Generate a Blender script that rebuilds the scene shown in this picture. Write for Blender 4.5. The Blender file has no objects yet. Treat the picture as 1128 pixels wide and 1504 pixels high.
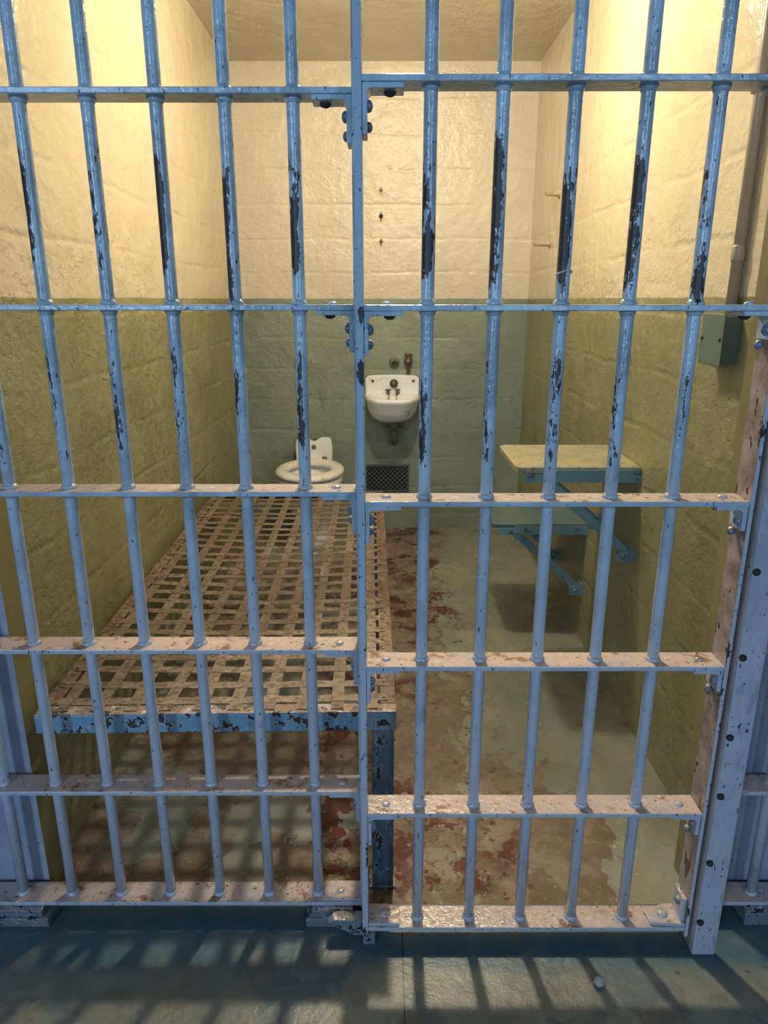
import bpy, bmesh, math, random
from mathutils import Vector, Matrix
random.seed(7)
S=bpy.context.scene
COL=S.collection
S.view_settings.view_transform='Standard'
# ------------------------------------------------------------------ node helpers
class NT:
    def __init__(s,name):
        s.m=bpy.data.materials.new(name); s.m.use_nodes=True
        s.t=s.m.node_tree; s.t.nodes.clear()
        s.out=s.n('ShaderNodeOutputMaterial'); s.b=s.n('ShaderNodeBsdfPrincipled')
        s.t.links.new(s.b.outputs[0],s.out.inputs[0])
        s.geo=s.n('ShaderNodeNewGeometry')
        s.pos=s.geo.outputs['Position']; s.nor=s.geo.outputs['Normal']
        s.sp=s.n('ShaderNodeSeparateXYZ'); s.l(s.pos,s.sp.inputs[0])
        s.sn=s.n('ShaderNodeSeparateXYZ'); s.l(s.nor,s.sn.inputs[0])
    def n(s,t): return s.t.nodes.new(t)
    def l(s,a,b):
        if hasattr(a,'is_output') : s.t.links.new(a,b)
        else: b.default_value=a
    def noise(s,scale=5,detail=4,rough=.55,stretch=(1,1,1),off=(0,0,0),dist=0):
        mp=s.n('ShaderNodeMapping'); s.l(s.pos,mp.inputs[0]); mp.inputs['Scale'].default_value=stretch; mp.inputs['Location'].default_value=off
        n=s.n('ShaderNodeTexNoise'); s.l(mp.outputs[0],n.inputs['Vector'])
        n.inputs['Scale'].default_value=scale; n.inputs['Detail'].default_value=detail; n.inputs['Roughness'].default_value=rough; n.inputs['Distortion'].default_value=dist
        return n.outputs['Fac']
    def math(s,op,a,b=0.0,c=None):
        n=s.n('ShaderNodeMath'); n.operation=op; s.l(a,n.inputs[0]); s.l(b,n.inputs[1])
        if c is not None: s.l(c,n.inputs[2])
        return n.outputs[0]
    def step(s,v,lo,hi,a=0.0,b=1.0):
        n=s.n('ShaderNodeMapRange'); n.interpolation_type='SMOOTHSTEP'
        s.l(v,n.inputs[0]); s.l(lo,n.inputs[1]); s.l(hi,n.inputs[2]); n.inputs[3].default_value=a; n.inputs[4].default_value=b
        return n.outputs[0]
    def mix(s,f,a,b):
        n=s.n('ShaderNodeMix'); n.data_type='RGBA'
        s.l(f,n.inputs[0])
        for v,i in ((a,6),(b,7)):
            if hasattr(v,'is_output'): s.t.links.new(v,n.inputs[i])
            else: n.inputs[i].default_value=(v[0],v[1],v[2],1)
        return n.outputs[2]
    def bump(s,h,strength=.5,dist=.01,prev=None):
        n=s.n('ShaderNodeBump'); s.l(h,n.inputs['Height']); n.inputs['Strength'].default_value=strength; n.inputs['Distance'].default_value=dist
        if prev is not None: s.l(prev,n.inputs['Normal'])
        return n.outputs[0]
    def fin(s,col,rough=.5,nrm=None,metal=0.0,spec=.5):
        if hasattr(col,'is_output'): s.t.links.new(col,s.b.inputs['Base Color'])
        else: s.b.inputs['Base Color'].default_value=(*col,1)
        s.l(rough,s.b.inputs['Roughness']); s.l(metal,s.b.inputs['Metallic']); s.b.inputs['Specular IOR Level'].default_value=spec
        if nrm is not None: s.l(nrm,s.b.inputs['Normal'])
        return s.m

def blue_paint(name,base=(.29,.44,.57),top=(.50,.41,.38),bands=True,amount=0.0,stretchz=.16,lowcol=(.42,.46,.55)):
    k=NT(name)
    v=k.noise(9,5,.6)
    col=k.mix(k.step(v,.35,.65),tuple(c*.75 for c in base),tuple(min(1,c*1.2+.01) for c in base))
    low=k.step(k.sp.outputs[2],1.5,.6)
    col=k.mix(k.math('MULTIPLY',low,.8),col,lowcol)
    up=k.step(k.sn.outputs[2],.5,.9)
    tn=k.noise(22,6,.65)
    tcol=k.mix(k.step(tn,.55,.66),top,(.22,.12,.065))
    tcol=k.mix(k.step(k.noise(12,5,.65,off=(6,1,7)),.50,.62),tcol,(.40,.38,.43))
    tcol=k.mix(k.step(k.noise(45,4,.6,off=(3,1,7)),.60,.64),tcol,(.55,.50,.50))
    tcol=k.mix(k.step(k.noise(60,5,.7,off=(1,8,2)),.62,.65),tcol,(.09,.05,.03))
    col=k.mix(k.math('MULTIPLY',up,k.step(k.sp.outputs[2],1.55,1.35)),col,tcol)
    ch=k.noise(34,6,.68,(1,1,stretchz))
    if bands:
        hf=k.math('MULTIPLY',k.math('SUBTRACT',k.noise(130,4,.7,(1,1,.5),(3,3,1)),.5),.48)
        ch=k.math('ADD',ch,hf)
        wz=k.math('MULTIPLY',k.math('SUBTRACT',k.noise(5,1,.5,(1,1,.05),(9,2,3)),.5),.22)
        zz=k.math('ADD',k.sp.outputs[2],wz)
        def bd(c,w):
            d=k.math('ABSOLUTE',k.math('SUBTRACT',zz,c)); return k.step(d,w*.45,w,1.0,0.0)
        m=k.math('MAXIMUM',bd(1.645,.17),k.math('MULTIPLY',bd(1.30,.16),.74))
        side=k.step(k.sn.outputs[0],.7,-.25)
        m=k.math('MULTIPLY',m,k.math('ADD',k.math('MULTIPLY',side,.50),.50))
        thr=k.math('SUBTRACT',.755-amount,k.math('MULTIPLY',m,.325))
    else:
        thr=.69-amount
    f=k.step(k.math('SUBTRACT',ch,thr),0.0,.012)
    fine=k.noise(170,3,.6,(1,1,.35),(4,4,4))
    sp=k.step(fine,.66,.68)
    f=k.math('MAXIMUM',f,sp)
    rim=k.step(k.math('SUBTRACT',ch,thr),-.03,0.0)
    col=k.mix(k.math('MULTIPLY',rim,.6),col,(.50,.60,.72))
    col=k.mix(k.math('MULTIPLY',k.step(k.noise(20,6,.7,(1,1,.4),(2,9,4)),.56,.70),.40),col,(.07,.10,.14))
    col=k.mix(f,col,(.010,.011,.017))
    h=k.math('SUBTRACT',k.noise(70,5,.6),k.math('MULTIPLY',f,.8))
    nb=k.bump(h,.45,.004)
    return k.fin(col,k.mix(f,(.17,)*3,(.5,)*3),nb,spec=.8)

def wall_mat(name,green,cream,gouge=.0,off=(0,0,0),pitamt=1.0,uppit=.15):
    k=NT(name)
    z=k.sp.outputs[2]
    wob=k.math('MULTIPLY',k.math('SUBTRACT',k.noise(3,4,.6),.5),.012)
    f=k.step(k.math('ADD',z,wob),1.503,1.509)
    n1=k.noise(2.2,6,.6,off=off); n2=k.noise(11,4,.5,off=off)
    gr=k.mix(k.step(n1,.35,.68),green,tuple(c*1.22+.01 for c in green))
    gr=k.mix(k.step(k.noise(7,6,.7,(1,1,.35),(5,5,5)),.60,.75),gr,tuple(c*.80 for c in green))
    cr=k.mix(k.step(n1,.3,.7),cream,tuple(c*.90 for c in cream))
    cr=k.mix(k.step(k.noise(30,5,.6),.71,.75),cr,(.42,.30,.14))
    col=k.mix(f,gr,cr)
    bz=k.math('ADD',z,k.math('MULTIPLY',k.math('SUBTRACT',k.noise(2.5,4,.6,off=(2,2,2)),.5),.05))
    fr=k.math('FRACT',k.math('DIVIDE',bz,.195))
    line=k.step(k.math('ABSOLUTE',k.math('SUBTRACT',fr,.5)),.0,.09,1.0,0.0)
    broken=k.step(k.noise(3.5,3,.6,off=(8,1,1)),.36,.56)
    h=k.math('ADD',k.math('MULTIPLY',n1,.9),k.math('MULTIPLY',n2,.30))
    h=k.math('ADD',h,k.math('MULTIPLY',k.noise(32,5,.62,(1,1,1.3)),.14))
    h=k.math('ADD',h,k.math('MULTIPLY',k.noise(90,3,.6),.025))
    h=k.math('SUBTRACT',h,k.math('MULTIPLY',k.math('MULTIPLY',line,broken),.085))
    g=k.noise(21,6,.66,(1,1,1.2),(1,7,3),.2)
    area=k.step(k.noise(1.9,2,.5,off=(2,0,6)),.38,.54)
    gz=k.math('MULTIPLY',k.step(z,1.85,1.4,uppit,1.0),area)
    pit=k.math('MULTIPLY',k.step(g,.52,.60),gz)
    h=k.math('SUBTRACT',h,k.math('MULTIPLY',pit,(.07+gouge)*pitamt))
    nb=k.bump(h,.72,.038)
    return k.fin(col,.26,nb,spec=.55)

M={}
M['wall_side']=wall_mat('olive_and_cream_plaster',(.235,.23,.118),(.665,.595,.435),gouge=.03,uppit=.05)
M['wall_back']=wall_mat('green_and_cream_plaster',(.215,.26,.205),(.73,.67,.54),off=(3,0,5),pitamt=.8)
def ceiling_mat():
    k=NT('cream_ceiling_paint'); n=k.noise(3,6,.6)
    col=k.mix(k.step(n,.35,.7),(.62,.58,.44),(.55,.50,.37))
    return k.fin(col,.28,k.bump(k.math('ADD',n,k.math('MULTIPLY',k.noise(20,5,.6),.25)),.6,.04))
M['ceiling']=ceiling_mat()
def floor_mat():
    k=NT('worn_painted_concrete')
    x=k.sp.outputs[0]; y=k.sp.outputs[1]
    n=k.noise(3,7,.65); n2=k.noise(9,7,.7,off=(4,2,0)); n3=k.noise(22,5,.65,off=(1,1,1))
    paint=k.mix(k.step(n,.35,.65),(.205,.228,.19),(.28,.29,.245))
    paint=k.mix(k.math('MULTIPLY',k.step(k.noise(5,7,.7,off=(3,8,8)),.52,.66),.4),paint,(.18,.17,.135))
    xx=k.math('ADD',x,k.math('MULTIPLY',k.math('SUBTRACT',k.noise(4.2,6,.60,(1,.55,1),(7,3,0)),.5),.62))
    walk=k.math('MULTIPLY',k.step(xx,-.003,.0),k.step(xx,.315,.312))
    near=k.math('MULTIPLY',k.step(k.math('ADD',y,k.math('MULTIPLY',k.noise(5,6,.6,off=(4,2,0)),.8)),2.5,2.496),k.step(xx,.60,.597))
    near=k.math('MULTIPLY',near,k.step(x,-.1,0.1))
    bedp=k.math('MULTIPLY',k.step(k.noise(2.4,7,.60,off=(1,6,0)),.49,.493),k.step(x,.1,0.0))
    worn=k.math('MAXIMUM',k.math('MAXIMUM',walk,near),bedp)
    strip=k.math('MULTIPLY',k.step(k.math('ABSOLUTE',k.math('SUBTRACT',xx,.255)),.03,.028),k.step(k.noise(6,5,.6,off=(4,2,9)),.50,.503))
    islands=k.step(k.noise(4.0,7,.60,off=(5,5,5)),.655,.658)
    worn=k.math('MULTIPLY',worn,k.math('SUBTRACT',1.0,k.math('MAXIMUM',strip,islands)))
    tan=k.mix(k.step(n2,.35,.65),(.145,.108,.08),(.235,.19,.145))
    tan=k.mix(k.math('MULTIPLY',k.step(n3,.5,.7),.5),tan,(.18,.175,.14))
    col=k.mix(worn,paint,tan)
    hole=k.step(k.noise(5,7,.62,off=(9,9,2)),.64,.643)
    col=k.mix(hole,col,(.20,.16,.12))
    rm=k.step(k.noise(9,8,.68,(1,.8,1),(2,5,0)),.522,.526)
    rz=k.math('MULTIPLY',k.step(k.noise(2.1,2,.5,off=(.4,.9,0)),.46,.51),k.step(k.math('ABSOLUTE',k.math('SUBTRACT',x,.06)),.42,.24))
    red=k.math('MULTIPLY',rm,rz)
    red2=k.math('MULTIPLY',k.step(k.noise(24,7,.68,off=(2,2,0)),.60,.605),k.step(k.math('ABSOLUTE',k.math('SUBTRACT',x,.12)),.36,.20))
    red=k.math('MAXIMUM',red,red2)
    col=k.mix(red,col,k.mix(k.step(n3,.4,.6),(.075,.020,.016),(.115,.026,.02)))
    gm=k.math('MULTIPLY',k.step(n3,.60,.62),rz)
    col=k.mix(gm,col,(.05,.08,.05))
    col=k.mix(k.step(k.noise(40,5,.7,off=(3,2,2)),.66,.69),col,(.08,.06,.045))
    wh=k.step(k.noise(60,3,.6),.70,.72)
    col=k.mix(wh,col,(.52,.51,.46))
    h=k.math('ADD',k.math('MULTIPLY',n,.5),k.math('MULTIPLY',n3,.12))
    h=k.math('SUBTRACT',h,k.math('MULTIPLY',k.math('MAXIMUM',red,worn),.05))
    return k.fin(col,k.step(n2,.3,.7,.14,.36),k.bump(h,.6,.015))
M['floor']=floor_mat()
def corridor_mat():
    k=NT('dark_teal_concrete'); x=k.sp.outputs[0]; y=k.sp.outputs[1]
    n=k.noise(4,7,.65); n2=k.noise(30,5,.7)
    far=k.step(k.math('ADD',y,k.math('MULTIPLY',n,.14)),1.33,1.38)
    col=k.mix(k.step(n,.35,.7),(.12,.145,.125),(.24,.24,.18))
    col=k.mix(k.step(k.noise(6,6,.65,off=(2,7,0)),.50,.60),col,(.08,.125,.13))
    col=k.mix(far,col,k.mix(k.step(k.noise(10,6,.7),.45,.6),(.045,.11,.145),(.08,.13,.145)))
    col=k.mix(k.math('MULTIPLY',k.step(k.noise(8,6,.7,off=(3,3,0)),.54,.62),.6),col,(.12,.105,.08))
    col=k.mix(k.step(n2,.64,.70),col,(.04,.045,.045))
    col=k.mix(k.step(k.math('ABSOLUTE',k.math('SUBTRACT',x,.045)),.003,.0005),col,(.02,.02,.025))
    return k.fin(col,.38,k.bump(k.math('ADD',n,k.math('MULTIPLY',n2,.3)),.5,.012))
M['corridor']=corridor_mat()
def pillar_mat():
    k=NT('painted_front_wall'); n=k.noise(6,6,.6)
    blue=k.mix(k.step(n,.35,.65),(.22,.27,.37),(.30,.35,.46))
    blue=k.mix(k.step(k.noise(16,6,.7),.62,.64),blue,(.03,.04,.07))
    ol=k.mix(n,(.15,.14,.06),(.24,.22,.10))
    f=k.step(k.sn.outputs[1],-.3,-.6)
    return k.fin(k.mix(f,ol,blue),.45,k.bump(k.math('ADD',n,k.math('MULTIPLY',k.noise(40,4,.6),.2)),.6,.01))
M['pillar']=pillar_mat()
M['bar']=blue_paint('chipped_blue_bar_paint')
M['rail']=blue_paint('chipped_blue_rail_paint',bands=False,amount=.03,stretchz=1)
M['post']=blue_paint('blue_post_paint',base=(.28,.36,.46),bands=False,amount=.05,stretchz=.4)
M['stile_in']=blue_paint('pinkish_stile_paint',base=(.34,.27,.25),bands=False,amount=.06,stretchz=.4,lowcol=(.32,.25,.23))
M['bolt']=blue_paint('bolt_blue_paint',base=(.10,.17,.26),bands=False,amount=0,stretchz=1,lowcol=(.16,.18,.24))
def stile_mat():
    k=NT('door_stile_paint')
    n=k.noise(14,6,.65); ch=k.noise(28,6,.65,(1,1,.4))
    blue=k.mix(k.step(k.sp.outputs[2],1.5,.5),(.29,.44,.57),(.42,.46,.55))
    pink=k.mix(k.step(n,.35,.65),(.20,.15,.135),(.36,.30,.295))
    f=k.step(k.math('ABSOLUTE',k.sn.outputs[0]),.5,.8)
    col=k.mix(k.math('MULTIPLY',f,k.step(k.sp.outputs[0],.5,.6)),blue,pink)
    col=k.mix(k.step(ch,.60,.62),col,(.03,.03,.04))
    col=k.mix(k.step(k.noise(90,4,.6,off=(1,2,3)),.64,.66),col,(.02,.02,.03))
    return k.fin(col,.22,k.bump(k.noise(60,5,.6),.5,.004),spec=.6)
M['stile']=stile_mat()
def rust_mat(name,a,b,c,r=.7):
    k=NT(name); n=k.noise(18,6,.7); n2=k.noise(60,5,.7,off=(3,3,3)); n4=k.noise(3,4,.6,off=(1,2,1))
    col=k.mix(k.step(n,.38,.62),a,b); col=k.mix(k.step(n2,.48,.58),col,c)
    col=k.mix(k.math('MULTIPLY',k.step(n4,.45,.65),.5),col,c)
    return k.fin(col,r,k.bump(n2,.5,.003))
M['strap']=rust_mat('rusty_strap_steel',(.165,.13,.10),(.25,.21,.17),(.095,.06,.042),.45)
M['bedrail']=rust_mat('rusty_frame_steel',(.15,.09,.06),(.23,.165,.13),(.07,.038,.026))
M['bedblue']=blue_paint('bed_blue_paint',base=(.13,.28,.42),top=(.28,.19,.13),bands=False,amount=.14,stretchz=1,lowcol=(.13,.28,.42))
M['bedleg']=blue_paint('bed_leg_blue_paint',base=(.07,.14,.20),top=(.3,.2,.15),bands=False,amount=.12,stretchz=.4,lowcol=(.07,.14,.20))
def porcelain():
    k=NT('stained_porcelain'); n=k.noise(9,6,.7)
    col=k.mix(k.step(n,.59,.70),(.88,.92,.96),(.50,.36,.24))
    return k.fin(col,.10,k.bump(n,.1,.002))
M['porc']=porcelain()
M['seat']=(lambda k:k.fin(k.mix(k.step(k.noise(12,5,.6),.62,.74),(.85,.86,.84),(.5,.38,.22)),.2))(NT('cream_toilet_seat'))
M['brass']=(lambda k:k.fin(k.mix(k.noise(30,4,.6),(.10,.07,.04),(.25,.2,.13)),.45,None,.6))(NT('tarnished_brass'))
M['hook']=(lambda k:k.fin(k.mix(k.noise(30,4,.6),(.30,.22,.12),(.42,.33,.2)),.5))(NT('cream_spattered_hook'))
M['dark']=(lambda k:k.fin((.015,.016,.018),.6))(NT('black_iron'))
M['mesh']=(lambda k:k.fin((.09,.12,.14),.4))(NT('dark_mesh_steel'))
M['teal']=(lambda k:k.fin(k.mix(k.step(k.noise(25,5,.6),.58,.68),(.15,.30,.36),(.06,.10,.11)),.35,k.bump(k.noise(50,4,.6),.4,.003)))(NT('teal_bracket_paint'))
M['seattop']=(lambda k:k.fin(k.mix(k.step(k.noise(10,5,.6),.50,.70),(.06,.125,.15),(.13,.16,.13)),.45,k.bump(k.noise(50,4,.6),.4,.003)))(NT('worn_teal_seat_paint'))
M['trap']=(lambda k:k.fin(k.mix(k.step(k.noise(25,5,.6),.45,.6),(.13,.17,.14),(.10,.07,.045)),.5))(NT('green_painted_pipe'))
M['tabletop']=(lambda k:k.fin(k.mix(k.step(k.noise(45,6,.75),.55,.61),k.mix(k.step(k.noise(9,7,.75),.44,.56),(.30,.32,.24),(.41,.375,.255)),(.18,.15,.09)),.35,k.bump(k.noise(40,5,.6),.3,.003)))(NT('worn_green_tabletop'))
M['conduit']=(lambda k:k.fin(k.mix(k.noise(12,5,.6),(.40,.34,.28),(.54,.47,.39)),.25,k.bump(k.noise(60,4,.6),.3,.002)))(NT('painted_conduit'))
M['ebox']=(lambda k:k.fin(k.mix(k.noise(12,5,.6),(.10,.16,.145),(.14,.20,.17)),.45,k.bump(k.noise(40,4,.6),.3,.003)))(NT('green_box_paint'))
M['stone']=(lambda k:k.fin((.36,.37,.37),.8,k.bump(k.noise(60,5,.6),.6,.005)))(NT('grey_stone'))
M['block']=blue_paint('block_paint',base=(.12,.16,.2),top=(.18,.20,.23),bands=False,amount=.10,stretchz=1,lowcol=(.14,.18,.21))

# ------------------------------------------------------------------ mesh helpers
WP={}
def empty(name,loc,label,cat,**kw):
    e=bpy.data.objects.new(name,None); e.empty_display_size=.05; COL.objects.link(e)
    e.location=loc; WP[e]=Vector(loc); e['label']=label; e['category']=cat
    for a,b in kw.items(): e[a]=b
    return e
def fin(name,bm,mat,parent=None,smooth=False,label=None,cat=None,bevel=0,kind=None,group=None,segs=2):
    if not bm.verts: return None
    mn=Vector([min(v.co[i] for v in bm.verts) for i in range(3)]); mx=Vector([max(v.co[i] for v in bm.verts) for i in range(3)])
    c=(mn+mx)/2
    if parent is None: c.z=mn.z
    bmesh.ops.translate(bm,verts=bm.verts,vec=-c)
    bmesh.ops.recalc_face_normals(bm,faces=bm.faces)
    me=bpy.data.meshes.new(name); bm.to_mesh(me); bm.free()
    me.materials.append(M[mat] if isinstance(mat,str) else mat)
    if smooth:
        for p in me.polygons: p.use_smooth=True
    o=bpy.data.objects.new(name,me); COL.objects.link(o)
    WP[o]=c.copy()
    if parent is not None:
        o.parent=parent; o.location=c-WP[parent]
    else: o.location=c
    if bevel:
        b=o.modifiers.new('b','BEVEL'); b.width=bevel; b.segments=segs; b.limit_method='ANGLE'
    if label:o['label']=label
    if cat:o['category']=cat
    if kind:o['kind']=kind
    if group:o['group']=group
    return o
def bbox(bm,x0,x1,y0,y1,z0,z1):
    vs=[bm.verts.new((x,y,z)) for z in(z0,z1) for y in (y0,y1) for x in (x0,x1)]
    for q in ((0,2,3,1),(4,5,7,6),(0,1,5,4),(2,6,7,3),(0,4,6,2),(1,3,7,5)): bm.faces.new([vs[i] for i in q])
def box(name,x0,x1,y0,y1,z0,z1,mat,parent=None,bevel=.002,**k):
    bm=bmesh.new(); bbox(bm,x0,x1,y0,y1,z0,z1); return fin(name,bm,mat,parent,bevel=bevel,**k)
def tube(bm,pts,r,seg=16,cap=True):
    pts=[Vector(p) for p in pts]; n=len(pts)
    rs=r if isinstance(r,(list,tuple)) else [r]*n
    rings=[]; up=None
    for i,p in enumerate(pts):
        t=(pts[min(i+1,n-1)]-pts[max(i-1,0)]).normalized()
        if up is None: up=t.orthogonal().normalized()
        else: up=(up-t*up.dot(t)).normalized()
        s=t.cross(up)
        rings.append([bm.verts.new(p+(up*math.cos(a)+s*math.sin(a))*rs[i]) for a in [2*math.pi*j/seg for j in range(seg)]])
    for a,b in zip(rings,rings[1:]):
        for j in range(seg): bm.faces.new((a[j],a[(j+1)%seg],b[(j+1)%seg],b[j]))
    if cap: bm.faces.new(rings[0][::-1]); bm.faces.new(rings[-1])
def pipe(name,pts,r,mat,parent=None,seg=16,**k):
    bm=bmesh.new(); tube(bm,pts,r,seg); o=fin(name,bm,mat,parent,smooth=True,**k)
    for p in o.data.polygons:
        if len(p.vertices)>4: p.use_smooth=False
    return o
def dome(name,loc,r,mat,parent,axis=(0,0,1),flat=.6):
    bm=bmesh.new(); bmesh.ops.create_uvsphere(bm,u_segments=12,v_segments=8,radius=r)
    for v in bm.verts: v.co.z*=flat
    q=Vector((0,0,1)).rotation_difference(Vector(axis)); bmesh.ops.rotate(bm,verts=bm.verts,matrix=q.to_matrix())
    bmesh.ops.translate(bm,verts=bm.verts,vec=loc)
    return fin(name,bm,mat,parent,smooth=True)
def loft(bm,rings,close_first=False,close_last=False):
    R=[[bm.verts.new(p) for p in r] for r in rings]; n=len(R[0])
    for a,b in zip(R,R[1:]):
        for j in range(n): bm.faces.new((a[j],a[(j+1)%n],b[(j+1)%n],b[j]))
    if close_first: bm.faces.new(R[0][::-1])
    if close_last: bm.faces.new(R[-1])
def prism(bm,poly,axis,a,b):
    def mk(p,v):
        if axis=='x': return (v,p[0],p[1])
        if axis=='y': return (p[0],v,p[1])
        return (p[0],p[1],v)
    A=[bm.verts.new(mk(p,a)) for p in poly]; B=[bm.verts.new(mk(p,b)) for p in poly]; n=len(poly)
    bm.faces.new(A); bm.faces.new(B[::-1])
    for i in range(n): bm.faces.new((A[i],B[i],B[(i+1)%n],A[(i+1)%n]))

# ------------------------------------------------------------------ room
XL,XR,YB,ZC=-.90,.90,4.64,2.81
def st(name,*a,mat,**k):
    o=box(name,*a,mat,bevel=0,**k); o['kind']='structure'; return o
st('floor',-1.05,1.05,1.47,4.79,-.1,0,mat='floor')
st('floor.001',-2.4,2.4,-2.5,1.47,-.1,0,mat='corridor')
st('wall_left',XL-.15,XL,1.60,YB,0,ZC,mat='wall_side')
st('wall_right',XR,XR+.15,1.60,YB,0,ZC,mat='wall_side')
st('wall_back',XL-.15,XR+.15,YB,YB+.15,0,ZC,mat='wall_back')
st('ceiling',-1.05,1.05,1.50,YB+.15,ZC,ZC+.12,mat='ceiling')
st('wall_front',-2.4,-.872,1.50,1.60,0,ZC,mat='pillar')
st('wall_front.001',.80,2.4,1.50,1.60,0,ZC,mat='pillar')
st('wall_front.002',-.872,.80,1.50,1.60,2.64,ZC,mat='pillar')

# ------------------------------------------------------------------ barred fronts
RZ=[.058,.384,.756,1.119,1.491,1.862,2.235,2.60]
T=.011
BR=.0125
def weld(bm,x,y,z,up=True):
    s=1 if up else -1
    tube(bm,[(x,y,z),(x,y,z+s*.004),(x,y,z+s*.010)],[BR+.004,BR+.003,BR*.98],14,True)
def make_bar(parent,x,yc,z0=.05,z1=2.60,mat='bar'):
    bm=bmesh.new()
    tube(bm,[(x,yc,z0+(z1-z0)*i/8) for i in range(9)],BR,20)
    for z in RZ[:-1]:
        weld(bm,x,yc,z,True)
        if z>.1: weld(bm,x,yc,z-T,False)
    return fin('bar',bm,mat,parent,smooth=True)
def bracket(parent,xs,dirx,y0,y1,z,drop=.080,run=.072):
    t=.009; top=z-T
    bm=bmesh.new()
    poly=[(xs,top),(xs+dirx*run,top),(xs+dirx*run,top-t),(xs+dirx*(t+.006),top-t),(xs+dirx*t,top-t-.006),(xs+dirx*t,top-drop),(xs,top-drop)]
    prism(bm,poly,'y',y0+.004,y1-.008)
    br=fin('corner_bracket',bm,'rail',parent,bevel=.0015)
    ym=(y0+y1)/2
    dome('bolt',(xs+dirx*(t+.002),ym-.014,top-.034),.0105,'bolt',br,axis=(dirx,0,0),flat=.75)
    dome('bolt',(xs+dirx*(t+.002),ym+.006,top-.062),.0095,'bolt',br,axis=(dirx,0,0),flat=.75)
    dome('bolt',(xs+dirx*.048,ym,top-t-.001),.011,'dark',br,axis=(0,0,-1),flat=.6)
    dome('rivet',(xs+dirx*.042,ym,z+.001),.010,'rail',br,axis=(0,0,1),flat=.5)

YA0,YA1=1.42,1.486; YAC=1.452
g=empty('barred_grille',(-.5,YAC,0),'fixed cell front of chipped pale-blue steel bars over the bed','bars')
for z in RZ: box('rail',-1.20,-.0585,YA0,YA1,z-T,z,'rail',g,bevel=.0018)
for i in range(8): make_bar(g,-.166-.1247*i,YAC)
box('stile',-.0585,-.048,YA0,YA1,.0,2.62,'rail',g,bevel=.0015)
for z in RZ[1:-1]: bracket(g,-.0585,-1,YA0,YA1,z)
for x0,x1 in ((-1.0,-.835),(-.195,-.062)):
    bm=bmesh.new(); bbox(bm,x0,x1,1.40,1.486,0,.026); bbox(bm,x0+.015,x1-.015,1.405,1.486,.026,RZ[0]-T)
    fin('anchor_block',bm,'block',g,bevel=.003)
box('end_plate',-.150,-.0585,YA0+.004,YA1-.003,RZ[0],RZ[0]+.007,'rail',g,bevel=.0015)
dome('rivet',(-.11,1.45,RZ[0]+.008),.010,'rail',g,flat=.5)
g2=empty('barred_grille',(1.1,YAC,0),'fixed blue steel bars beyond the door post','bars')
for z in RZ: box('rail',.80,1.45,YA0,YA1,z-T,z,'rail',g2,bevel=.0018)
for i in range(4): make_bar(g2,.931+.1247*i,YAC)
bm=bmesh.new(); bbox(bm,.90,1.02,1.405,1.486,0,RZ[0]-T); fin('anchor_block',bm,'block',g2,bevel=.003)
bm=bmesh.new(); bbox(bm,1.30,1.42,1.405,1.486,0,RZ[0]-T); fin('anchor_block',bm,'block',g2,bevel=.003)

YD0,YD1=1.345,1.411; YDC=1.378
d=empty('barred_door',(.34,YDC,0),'sliding cell door of chipped pale-blue steel bars','door')
XS0,XS1=-.0515,-.0375; XE0,XE1=.722,.731
for z in RZ: box('rail',XS1,XE0,YD0,YD1,z-T,z,'rail',d,bevel=.0018)
for i in range(5): make_bar(d,.081+.1247*i,YDC)
box('stile',XS0,XS1,YD0,YD1,.030,2.62,'stile',d,bevel=.0018)
box('stile',XE0,XE1,YD0,YD1,.030,2.62,'stile',d,bevel=.0018)
for z in RZ[1:-1]:
    bracket(d,XS1,1,YD0,YD1,z); bracket(d,XE0,-1,YD0,YD1,z,drop=.052,run=.062)
bm=bmesh.new(); prism(bm,[(XS1,YD0+.004),(XS1+.075,YD0+.004),(XS1+.075,YD1-.02),(XS1+.05,YD1-.002),(XS1,YD1-.002)],'z',RZ[0],RZ[0]+.008)
gp=fin('gusset_plate',bm,'rail',d,bevel=.0015); dome('rivet',(XS1+.04,YDC,RZ[0]+.009),.012,'rail',gp,flat=.5)
bm=bmesh.new(); prism(bm,[(XE0,YD0+.002),(XE0-.082,YD0+.006),(XE0-.085,YD1-.022),(XE0-.03,YD1-.002),(XE0,YD1-.002)],'z',RZ[0],RZ[0]+.009)
bbox(bm,XE0-.010,XE0,YD0+.01,YD1-.006,RZ[0]+.009,RZ[0]+.075)
gp=fin('gusset_plate',bm,'rail',d,bevel=.0015); dome('rivet',(XE0-.045,YDC,RZ[0]+.010),.013,'rail',gp,flat=.5)
dome('bolt',(XE0-.012,YDC,RZ[0]+.05),.011,'bolt',gp,axis=(-1,0,0))
bm=bmesh.new(); prism(bm,[(XS0-.085,.050),(XS0-.075,.058),(XS0,.058),(XS0,.012),(XS0-.02,.012)],'y',1.365,1.395); fin('guide_shoe',bm,'block',d,bevel=.002)
box('foot_block',XS0,XS0+.03,YD0+.005,YD1-.005,.0,.030,'block',d,bevel=.003)
bm=bmesh.new(); tube(bm,[(.081+.2494+math.cos(a)*.0145,YDC+math.sin(a)*.0145,1.548+.004*math.sin(a*1.5)) for a in [i*.45 for i in range(20)]],.0016,6)
fin('wire_tie',bm,'conduit',d,smooth=True)
p=empty('door_post',(.762,1.333,0),'broad blue painted steel post with bolts beside the door','post')
box('post',.735,.790,1.322,1.338,0,2.62,'post',p,bevel=.003)
box('flange',.735,.744,1.338,1.40,.0,2.62,'stile_in',p,bevel=.002)
for z in (.10,.27,.45,.60,.79,.98,1.20,1.44,1.75,2.1): dome('bolt',(.742,1.3205,z),.008,'dark',p,axis=(0,-1,0),flat=.9)
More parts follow.
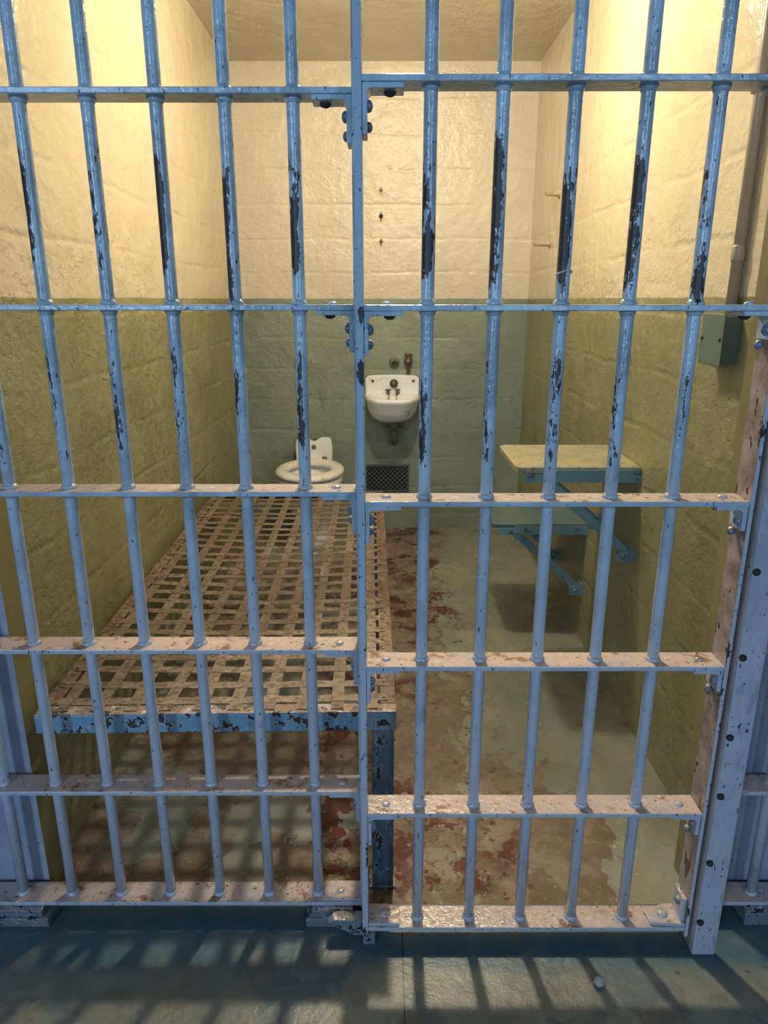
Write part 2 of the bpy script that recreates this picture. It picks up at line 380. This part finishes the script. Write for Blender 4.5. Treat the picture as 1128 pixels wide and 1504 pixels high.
# ------------------------------------------------------------------ bed
BX0,BX1,BY0,BY1,BZ=-.848,.030,1.52,3.60,.5375
bed=empty('bed_frame',(BX1,BY0,0),'rusty steel bed frame with woven flat metal straps against the wall','bed')
W=.038
def angle_x(bm,x0,x1,y,z,inw,h,t=.005):
    bbox(bm,x0,x1,min(y,y+inw*W),max(y,y+inw*W),z-t,z); bbox(bm,x0,x1,min(y,y+inw*t),max(y,y+inw*t),z-h,z-t)
bm=bmesh.new(); angle_x(bm,BX0,BX1,BY0,BZ,1,.052); fin('end_rail',bm,'bedblue',bed,bevel=.001,label='chipped blue end rail')
bm=bmesh.new(); angle_x(bm,BX0,BX1,BY1,BZ,-1,.05); fin('end_rail',bm,'bedrail',bed,bevel=.001)
for x,s in ((BX0,1),(BX1,-1)):
    bm=bmesh.new()
    bbox(bm,min(x,x+s*W),max(x,x+s*W),BY0+W,BY1-W,BZ-.005,BZ+.001); bbox(bm,min(x,x+s*.005),max(x,x+s*.005),BY0+.005,BY1-.005,BZ-.05,BZ-.005)
    fin('side_rail',bm,'bedrail',bed,bevel=.001)
for y,s in ((BY0+.006,1),(BY1-.006,-1)):
    bm=bmesh.new(); x=BX1-.005
    bbox(bm,x-.055,x,min(y,y+s*.006),max(y,y+s*.006),.006,BZ-.006); bbox(bm,x-.006,x,min(y+s*.006,y+s*.055),max(y+s*.006,y+s*.055),.006,BZ-.05)
    bbox(bm,x-.065,x+.004,min(y-s*.004,y+s*.06),max(y-s*.004,y+s*.06),0,.006)
    fin('leg',bm,'bedleg',bed,bevel=.0015,label='dark blue angle-iron leg')
dome('bolt',(BX1-.03,BY0-.001,BZ-.03),.009,'dark',bed,axis=(0,-1,0))
NL,NC=10,26
bm=bmesh.new()
lx=[BX0+W*.5+(BX1-BX0-W)*(i+.5)/NL for i in range(NL)]
cy=[BY0+W*.4+(BY1-BY0-W*.8)*(j+.6)/(NC+.2)+random.uniform(-.005,.005) for j in range(NC)]
def zb(x,y):
    u=(x-BX0)/(BX1-BX0); v=(y-BY0)/(BY1-BY0)
    return BZ+.0005-.014*math.sin(math.pi*u)*math.sin(math.pi*v)**.7
def ribbon(bm,pts,wv,t=.0016):
    prev=None
    for p in pts:
        p=Vector(p); q=[bm.verts.new(p+wv+Vector((0,0,t))),bm.verts.new(p-wv+Vector((0,0,t))),bm.verts.new(p-wv),bm.verts.new(p+wv)]
        if prev:
            for k in range(4): bm.faces.new((prev[k],prev[(k+1)%4],q[(k+1)%4],q[k]))
        else: bm.faces.new(q[::-1])
        prev=q
    bm.faces.new(prev)
SW=.0155
for i,x in enumerate(lx):
    sk=random.uniform(-.005,.005); pts=[(x,BY0+.012,BZ+.001)]
    for j,y in enumerate(cy):
        s=1 if (i+j)%2 else -1
        pts.append((x+sk*math.sin(math.pi*(y-BY0)/2.08),y,zb(x,y)+s*.0011))
    pts.append((x,BY1-.012,BZ+.001)); ribbon(bm,pts,Vector((SW,0,0)))
for j,y in enumerate(cy):
    sk=random.uniform(-.012,.012); pts=[(BX0+.012,y-sk,BZ+.002)]
    for i,x in enumerate(lx):
        s=-1 if (i+j)%2 else 1
        pts.append((x,y+sk*((x-BX0)/.44-1),zb(x,y)+s*.0011))
    pts.append((BX1-.022,y+sk,BZ+.002)); ribbon(bm,pts,Vector((0,SW,0)))
for j,y in enumerate(cy):
    for x in (BX0+.02,BX1-.028):
        tube(bm,[(x,y,BZ),(x,y,BZ+.006)],[.006,.004],8)
fin('strap_lattice',bm,'strap',bed)
bed.rotation_euler=(0,0,math.radians(1.0))

# ------------------------------------------------------------------ toilet
TX,TY=-.455,4.26
t=empty('toilet',(TX,TY,0),'old white porcelain toilet with open cream seat against the back wall','toilet')
def ell(cx,cy,rx,ry,z,n=40,egg=.0):
    return [(cx+rx*math.cos(a),cy+ry*math.sin(a)*(1-egg*math.sin(a)),z) for a in [2*math.pi*i/n for i in range(n)]]
bm=bmesh.new()
loft(bm,[ell(TX,TY+.08,.13,.17,0),ell(TX,TY+.08,.12,.16,.06),ell(TX,TY+.07,.11,.15,.16),ell(TX,TY+.03,.14,.19,.27),ell(TX,TY,.185,.245,.37),ell(TX,TY,.200,.262,.43),ell(TX,TY,.203,.266,.462),ell(TX,TY,.195,.258,.470),
 ell(TX,TY,.15,.21,.470),ell(TX,TY,.14,.195,.44),ell(TX,TY+.01,.10,.14,.33),ell(TX,TY+.02,.05,.06,.27)],True,True)
fin('bowl',bm,'porc',t,smooth=True)
bm=bmesh.new(); n=48; R=[]
for i in range(n):
    a=2*math.pi*i/n; prof=[]
    for q in range(12):
        b=2*math.pi*q/12
        rad=1+.25*math.cos(b)
        prof.append((TX+.170*rad*math.cos(a),TY+.226*rad*math.sin(a),.493+.024*math.sin(b)))
    R.append([bm.verts.new(v) for v in prof])
for i in range(n):
    A,B=R[i],R[(i+1)%n]
    for q in range(12): bm.faces.new((A[q],A[(q+1)%12],B[(q+1)%12],B[q]))
fin('seat',bm,'seat',t,smooth=True)
bm=bmesh.new()
poly=[(-.114,.46),(-.120,.57),(-.114,.628),(-.098,.644),(-.05,.644),(-.03,.636),(-.016,.622),(0,.618),(.016,.622),(.03,.636),(.05,.644),(.098,.644),(.114,.628),(.122,.57),(.116,.46)]
prism(bm,[(TX+a,b) for a,b in poly],'y',4.53,4.58); bbox(bm,TX-.10,TX+.10,4.58,4.64,.45,.58)
fin('back_plate',bm,'porc',t,bevel=.010,segs=3)
pipe('flush_pipe',[(TX,4.61,.57),(TX,4.61,.60),(TX,4.64,.61)],.014,'trap',t)
for s in (-.07,.07): dome('hinge',(TX+s,4.505,.515),.018,'brass',t,flat=.8)
dome('flush_button',(TX,4.528,.585),.016,'brass',t,axis=(0,-1,0))

# ------------------------------------------------------------------ sink
SX=.053; WY=YB
s=empty('wall_sink',(SX,4.5,.72),'small stained white porcelain sink mounted on the back wall','sink')
def dsh(w,dp,z,n=32,y0=WY):
    out=[]
    for i in range(n+1):
        a=math.pi*i/n
        c,sn=math.cos(a),math.sin(a)
        ex=.70
        out.append((SX+w*math.copysign(abs(c)**ex,c),y0-dp*abs(sn)**.8,z))
    return out
def dsi(w,dp,z,yo): 
    return dsh(w,dp,z,32,yo)
bm=bmesh.new()
loft(bm,[dsh(.05,.14,.752),dsh(.10,.215,.760),dsh(.138,.28,.785),dsh(.160,.322,.828),dsh(.170,.345,.885),dsh(.177,.358,.897),dsh(.177,.358,.912),dsh(.171,.350,.920),
 dsi(.150,.255,.920,WY-.07),dsi(.145,.245,.905,WY-.075),dsi(.130,.22,.84,WY-.085),dsi(.09,.14,.79,WY-.12)],True,True)
fin('basin',bm,'porc',s,smooth=True)
bm=bmesh.new()
poly=[(-.172,.90)]
for i in range(7):
    a=math.pi-math.pi/2*i/6; poly.append((-.130+.042*math.cos(a),1.005+.030*math.sin(a)))
poly+= [(-.06,1.038),(.06,1.038)]
for i in range(7):
    a=math.pi/2-math.pi/2*i/6; poly.append((.130+.042*math.cos(a),1.005+.030*math.sin(a)))
poly.append((.172,.90))
prism(bm,[(SX+a,b) for a,b in poly],'y',4.605,4.64)
fin('backsplash',bm,'porc',s,bevel=.008,segs=3)
bm=bmesh.new(); tube(bm,[(SX+.01,4.606,.985),(SX+.01,4.585,.985)],[.028,.024],20); tube(bm,[(SX+.01,4.585,.985),(SX+.01,4.58,.985)],[.024,.012],20)
fin('overflow_fitting',bm,'brass',s,smooth=True)
for q in (-.028,.035):
    bm=bmesh.new(); tube(bm,[(SX+q,4.59,.915),(SX+q,4.59,.940)],[.012,.009],12); tube(bm,[(SX+q,4.59,.934),(SX+q*.8,4.54,.936),(SX+q*.8,4.52,.923)],[.008,.007,.006],10)
    tube(bm,[(SX+q-.016,4.59,.946),(SX+q+.016,4.59,.946)],.005,10); fin('faucet',bm,'brass',s,smooth=True)
for q in (-.125,.135): dome('screw',(SX+q,4.604,1.0),.010,'brass',s,axis=(0,-1,0))
bm=bmesh.new(); tube(bm,[(SX+.012,4.50,.765),(SX+.012,4.50,.70)],[.030,.028],16); tube(bm,[(SX+.012,4.50,.70),(SX+.012,4.50,.655),(SX+.012,4.51,.63),(SX+.012,4.54,.62),(SX+.012,4.565,.635),(SX+.012,4.575,.67),(SX+.012,4.64,.675)],[.022,.022,.026,.028,.026,.022,.02],14)
bbox(bm,SX-.04,SX+.065,4.49,4.52,.715,.73)
fin('drain_trap',bm,'trap',s,smooth=True)
v=empty('pipe_valve',(.10,4.62,1.05),'small tarnished shutoff valve and pipe stub above the sink','valve')
bm=bmesh.new(); tube(bm,[(.155,4.61,1.045),(.155,4.61,1.16)],.012,12); tube(bm,[(.155,4.64,1.12),(.155,4.59,1.12)],[.028,.022],16); fin('pipe',bm,'brass',v,smooth=True)
bm=bmesh.new(); tube(bm,[(.13,4.605,1.165),(.18,4.605,1.165)],.010,10); fin('handle',bm,'brass',v,smooth=True)
bm=bmesh.new()
tube(bm,[(.065,4.64,1.115),(.065,4.615,1.115)],[.032,.030],20); fin('escutcheon',bm,'trap',v,smooth=True)
dome('knob',(.065,4.612,1.115),.014,'dark',v,axis=(0,-1,0))
ve=empty('vent_grate',(.02,4.63,.26),'dark wire mesh vent grate low on the back wall','vent')
x0,x1,z0,z1=-.125,.168,.262,.445
bm=bmesh.new(); bbox(bm,x0,x1,4.636,4.64,z0,z1); fin('recess_shade',bm,'dark',ve)  # black sheet standing in for the shade of the vent recess
bm=bmesh.new(); w=.010
bbox(bm,x0,x1,4.618,4.636,z0,z0+w); bbox(bm,x0,x1,4.618,4.636,z1-w,z1); bbox(bm,x0,x0+w,4.618,4.636,z0+w,z1-w); bbox(bm,x1-w,x1,4.618,4.636,z0+w,z1-w)
fin('frame',bm,'mesh',ve)
bm=bmesh.new(); H=z1-z0-2*w
for sg in (1,-1):
    for i in range(-7,12):
        a=x0+w+i*.031
        xa=a if sg>0 else a+H; xb=a+H if sg>0 else a
        za,zb_=z0+w,z1-w
        lo,hi=x0+w,x1-w
        def cl(xq,zq,xo,zo):
            if xq<lo: f=(lo-xq)/(xo-xq); return (lo,zq+(zo-zq)*f)
            if xq>hi: f=(hi-xq)/(xo-xq); return (hi,zq+(zo-zq)*f)
            return (xq,zq)
        if max(xa,xb)<=lo+.003 or min(xa,xb)>=hi-.003: continue
        A=cl(xa,za,xb,zb_); B=cl(xb,zb_,xa,za)
        if (Vector(A)-Vector(B)).length>.006: tube(bm,[(A[0],4.628+.002*sg,A[1]),(B[0],4.628+.002*sg,B[1])],.0028,5)
fin('wire_mesh',bm,'mesh',ve)

# ------------------------------------------------------------------ wall table and stool
def wall_table(name,label,cat,x0,y0,y1,z,th,topmat,drop):
    e=empty(name,(XR,(y0+y1)/2,z),label,cat)
    bm=bmesh.new(); r=.03
    poly=[(XR,y0)]
    for i in range(5):
        a=-math.pi/2-math.pi/2*i/4; poly.append((x0+r+r*math.cos(a),y0+r+r*math.sin(a)))
    for i in range(5):
        a=math.pi-math.pi/2*i/4; poly.append((x0+r+r*math.cos(a),y1-r+r*math.sin(a)))
    poly.append((XR,y1)); prism(bm,poly,'z',z-th,z); fin('top',bm,topmat,e,bevel=.004,segs=2)
    for y in (y0-.004,y1-.018):
        bm=bmesh.new(); ub=z-th
        bbox(bm,x0+.03,XR,y,y+.030,ub-.005,ub); bbox(bm,x0+.03,XR,y,y+.005,ub-.030,ub-.005)
        if y<y0: bbox(bm,x0+.10,XR,y-.004,y,ub-.030,ub+th*.6)
        fin('arm',bm,'teal',e,bevel=.001)
        bm=bmesh.new(); ax,az=x0+.10,ub-.018; bx,bz=XR-.004,z-drop+.02
        dv=Vector((bx-ax,0,bz-az)).normalized(); nv=Vector((-dv.z,0,dv.x))
        hw=.018
        pl=[(ax+nv.x*hw,az+nv.z*hw),(bx+nv.x*hw,bz+nv.z*hw),(bx-nv.x*hw,bz-nv.z*hw),(ax-nv.x*hw,az-nv.z*hw)]
        pl=[(min(px,XR),pz) for px,pz in pl]
        prism(bm,pl,'y',y+.006,y+.011)
        q=hw; pl2=[(ax-nv.x*q,az-nv.z*q),(bx-nv.x*q,bz-nv.z*q),(bx-nv.x*(q-.005),bz-nv.z*(q-.005)),(ax-nv.x*(q-.005),az-nv.z*(q-.005))]
        prism(bm,[(min(px,XR),pz) for px,pz in pl2],'y',y+.011,y+.036)
        fin('brace',bm,'teal',e,bevel=.001)
        bm=bmesh.new(); bbox(bm,XR-.010,XR+.002,y-.004,y+.045,z-drop-.005,z-drop+.055); bbox(bm,XR-.06,XR-.010,y-.002,y+.004,z-drop-.002,z-drop+.04)
        fin('wall_plate',bm,'teal',e,bevel=.002)
        dome('bolt',(ax+.01,y-.001,ub-.02),.010,'bolt',e,axis=(0,-1,0)); dome('bolt',(XR-.035,y-.004,z-drop+.02),.010,'bolt',e,axis=(0,-1,0))
    return e
wall_table('wall_table','small worn cream-green tabletop on blue steel wall brackets','table',.462,2.42,2.82,.94,.024,'tabletop',.35)
wall_table('wall_stool','small wall-mounted seat on teal steel braces beneath the table','stool',.477,2.99,3.45,.55,.018,'seattop',.335)

# ------------------------------------------------------------------ right wall fittings
c=empty('conduit',(.884,1.88,1.47),'beige painted conduit with coupling running down the wall','pipe')
pipe('pipe',[(.884,1.88,1.46),(.884,1.88,2.0),(.884,1.88,ZC)],.0145,'conduit',c)
bm=bmesh.new(); tube(bm,[(.883,1.88,1.590),(.883,1.88,1.596),(.883,1.88,1.624),(.883,1.88,1.630)],[.0152,.017,.017,.0152],18); fin('coupling',bm,'conduit',c,smooth=True)
bm=bmesh.new(); bbox(bm,.895,.90,1.84,1.92,1.96,1.985); tube(bm,[(.872,1.862,1.97),(.862,1.88,1.97),(.872,1.898,1.97),(.895,1.905,1.97)],.004,6); fin('clamp',bm,'conduit',c)
eb=empty('junction_box',(.90,1.90,1.40),'dark green painted steel junction box on the wall','box')
box('body',.858,.901,1.845,1.965,1.340,1.46,'ebox',eb,bevel=.004)
box('cover',.853,.858,1.840,1.970,1.335,1.465,'ebox',eb,bevel=.002)
for yy in (1.853,1.957): dome('screw',(.852,yy,1.402),.005,'dark',eb,axis=(-1,0,0))
for yy,zz,ll in ((3.95,2.01,.07),(4.1,1.78,.09)):
    bm=bmesh.new(); tube(bm,[(.90,yy,zz),(.90-ll,yy,zz+.004),(.90-ll-.004,yy,zz+.018)],.005,8); tube(bm,[(.90,yy,zz),(.894,yy,zz)],[.014,.013],12)
    fin('wall_hook',bm,'hook',None,smooth=True,label='thin metal peg hook on the cream wall',cat='hook')
for zz,sc in ((2.13,.8),(1.985,1.0),(1.84,.85)):
    bm=bmesh.new(); tube(bm,[(-.018,4.64,zz),(-.018,4.632,zz)],[.014*sc,.012*sc],9); tube(bm,[(-.018,4.632,zz),(-.016,4.618,zz-.002)],[.006,.004],8)
    bbox(bm,-.021,-.015,4.633,4.64,zz-.030*sc,zz+.022*sc)
    fin('wall_bolt',bm,'brass' if sc<1 else 'dark',None,smooth=False,label='dark bolt stub in the cream back wall',cat='bolt',group='bolts in the back wall')
bm=bmesh.new(); bmesh.ops.create_icosphere(bm,subdivisions=1,radius=.014)
for vv in bm.verts:
    vv.co*=random.uniform(.8,1.2); vv.co.z*=.75
mz=min(vv.co.z for vv in bm.verts); bmesh.ops.translate(bm,verts=bm.verts,vec=(.49,1.245,-mz))
fin('pebble',bm,'stone',None,label='small pale grey stone on the concrete floor',cat='stone')

# ------------------------------------------------------------------ light
def light(name,typ,loc,energy,color,**k):
    l=bpy.data.lights.new(name,typ); l.energy=energy; l.color=color
    for a,b in k.items(): setattr(l,a,b)
    o=bpy.data.objects.new(name,l); o.location=loc; COL.objects.link(o); return o
light('cell_lamp','POINT',(.09,2.77,2.66),78,(1,.82,.57),shadow_soft_size=.05)
sp=light('added_floor_spot','SPOT',(.09,2.70,2.62),120,(1,.82,.58),shadow_soft_size=.06,spot_size=math.radians(46),spot_blend=.5)
sp.rotation_euler=(Vector((.15,.75,0))-sp.location).to_track_quat('-Z','Y').to_euler()
for i,(lx_,en) in enumerate(((-2.3,80),(1.7,45))):
    a=light('corridor_window','AREA',(lx_,-3.2,2.2),en,(.58,.78,1.0),shape='RECTANGLE',size=.5,size_y=1.8)
    a.rotation_euler=(Vector((0,1.5,1.4))-a.location).to_track_quat('-Z','Y').to_euler()
w=bpy.data.worlds.new('World'); S.world=w; w.use_nodes=True
wt=w.node_tree; bg=wt.nodes['Background']; bg.inputs[1].default_value=.85
tc=wt.nodes.new('ShaderNodeTexCoord'); sx=wt.nodes.new('ShaderNodeSeparateXYZ'); wt.links.new(tc.outputs['Generated'],sx.inputs[0])
cr=wt.nodes.new('ShaderNodeValToRGB'); mr=wt.nodes.new('ShaderNodeMapRange'); mr.inputs[1].default_value=-1; mr.inputs[2].default_value=1
wt.links.new(sx.outputs[2],mr.inputs[0]); wt.links.new(mr.outputs[0],cr.inputs[0])
e=cr.color_ramp.elements; e[0].position=.40; e[0].color=(.06,.08,.12,1); e[1].position=1.0; e[1].color=(.012,.022,.045,1)
q=e.new(.50); q.color=(.15,.235,.39,1); q=e.new(.62); q.color=(.15,.245,.42,1); q=e.new(.74); q.color=(.025,.042,.08,1)
wt.links.new(cr.outputs[0],bg.inputs[0])

cam=bpy.data.cameras.new('Camera'); co=bpy.data.objects.new('Camera',cam); COL.objects.link(co)
co.location=(0,0,1.5); co.rotation_euler=(math.radians(90-16.65),0,0)
cam.sensor_fit='VERTICAL'; cam.sensor_height=36; cam.lens=36*1043/1504; cam.clip_start=.05
S.camera=co
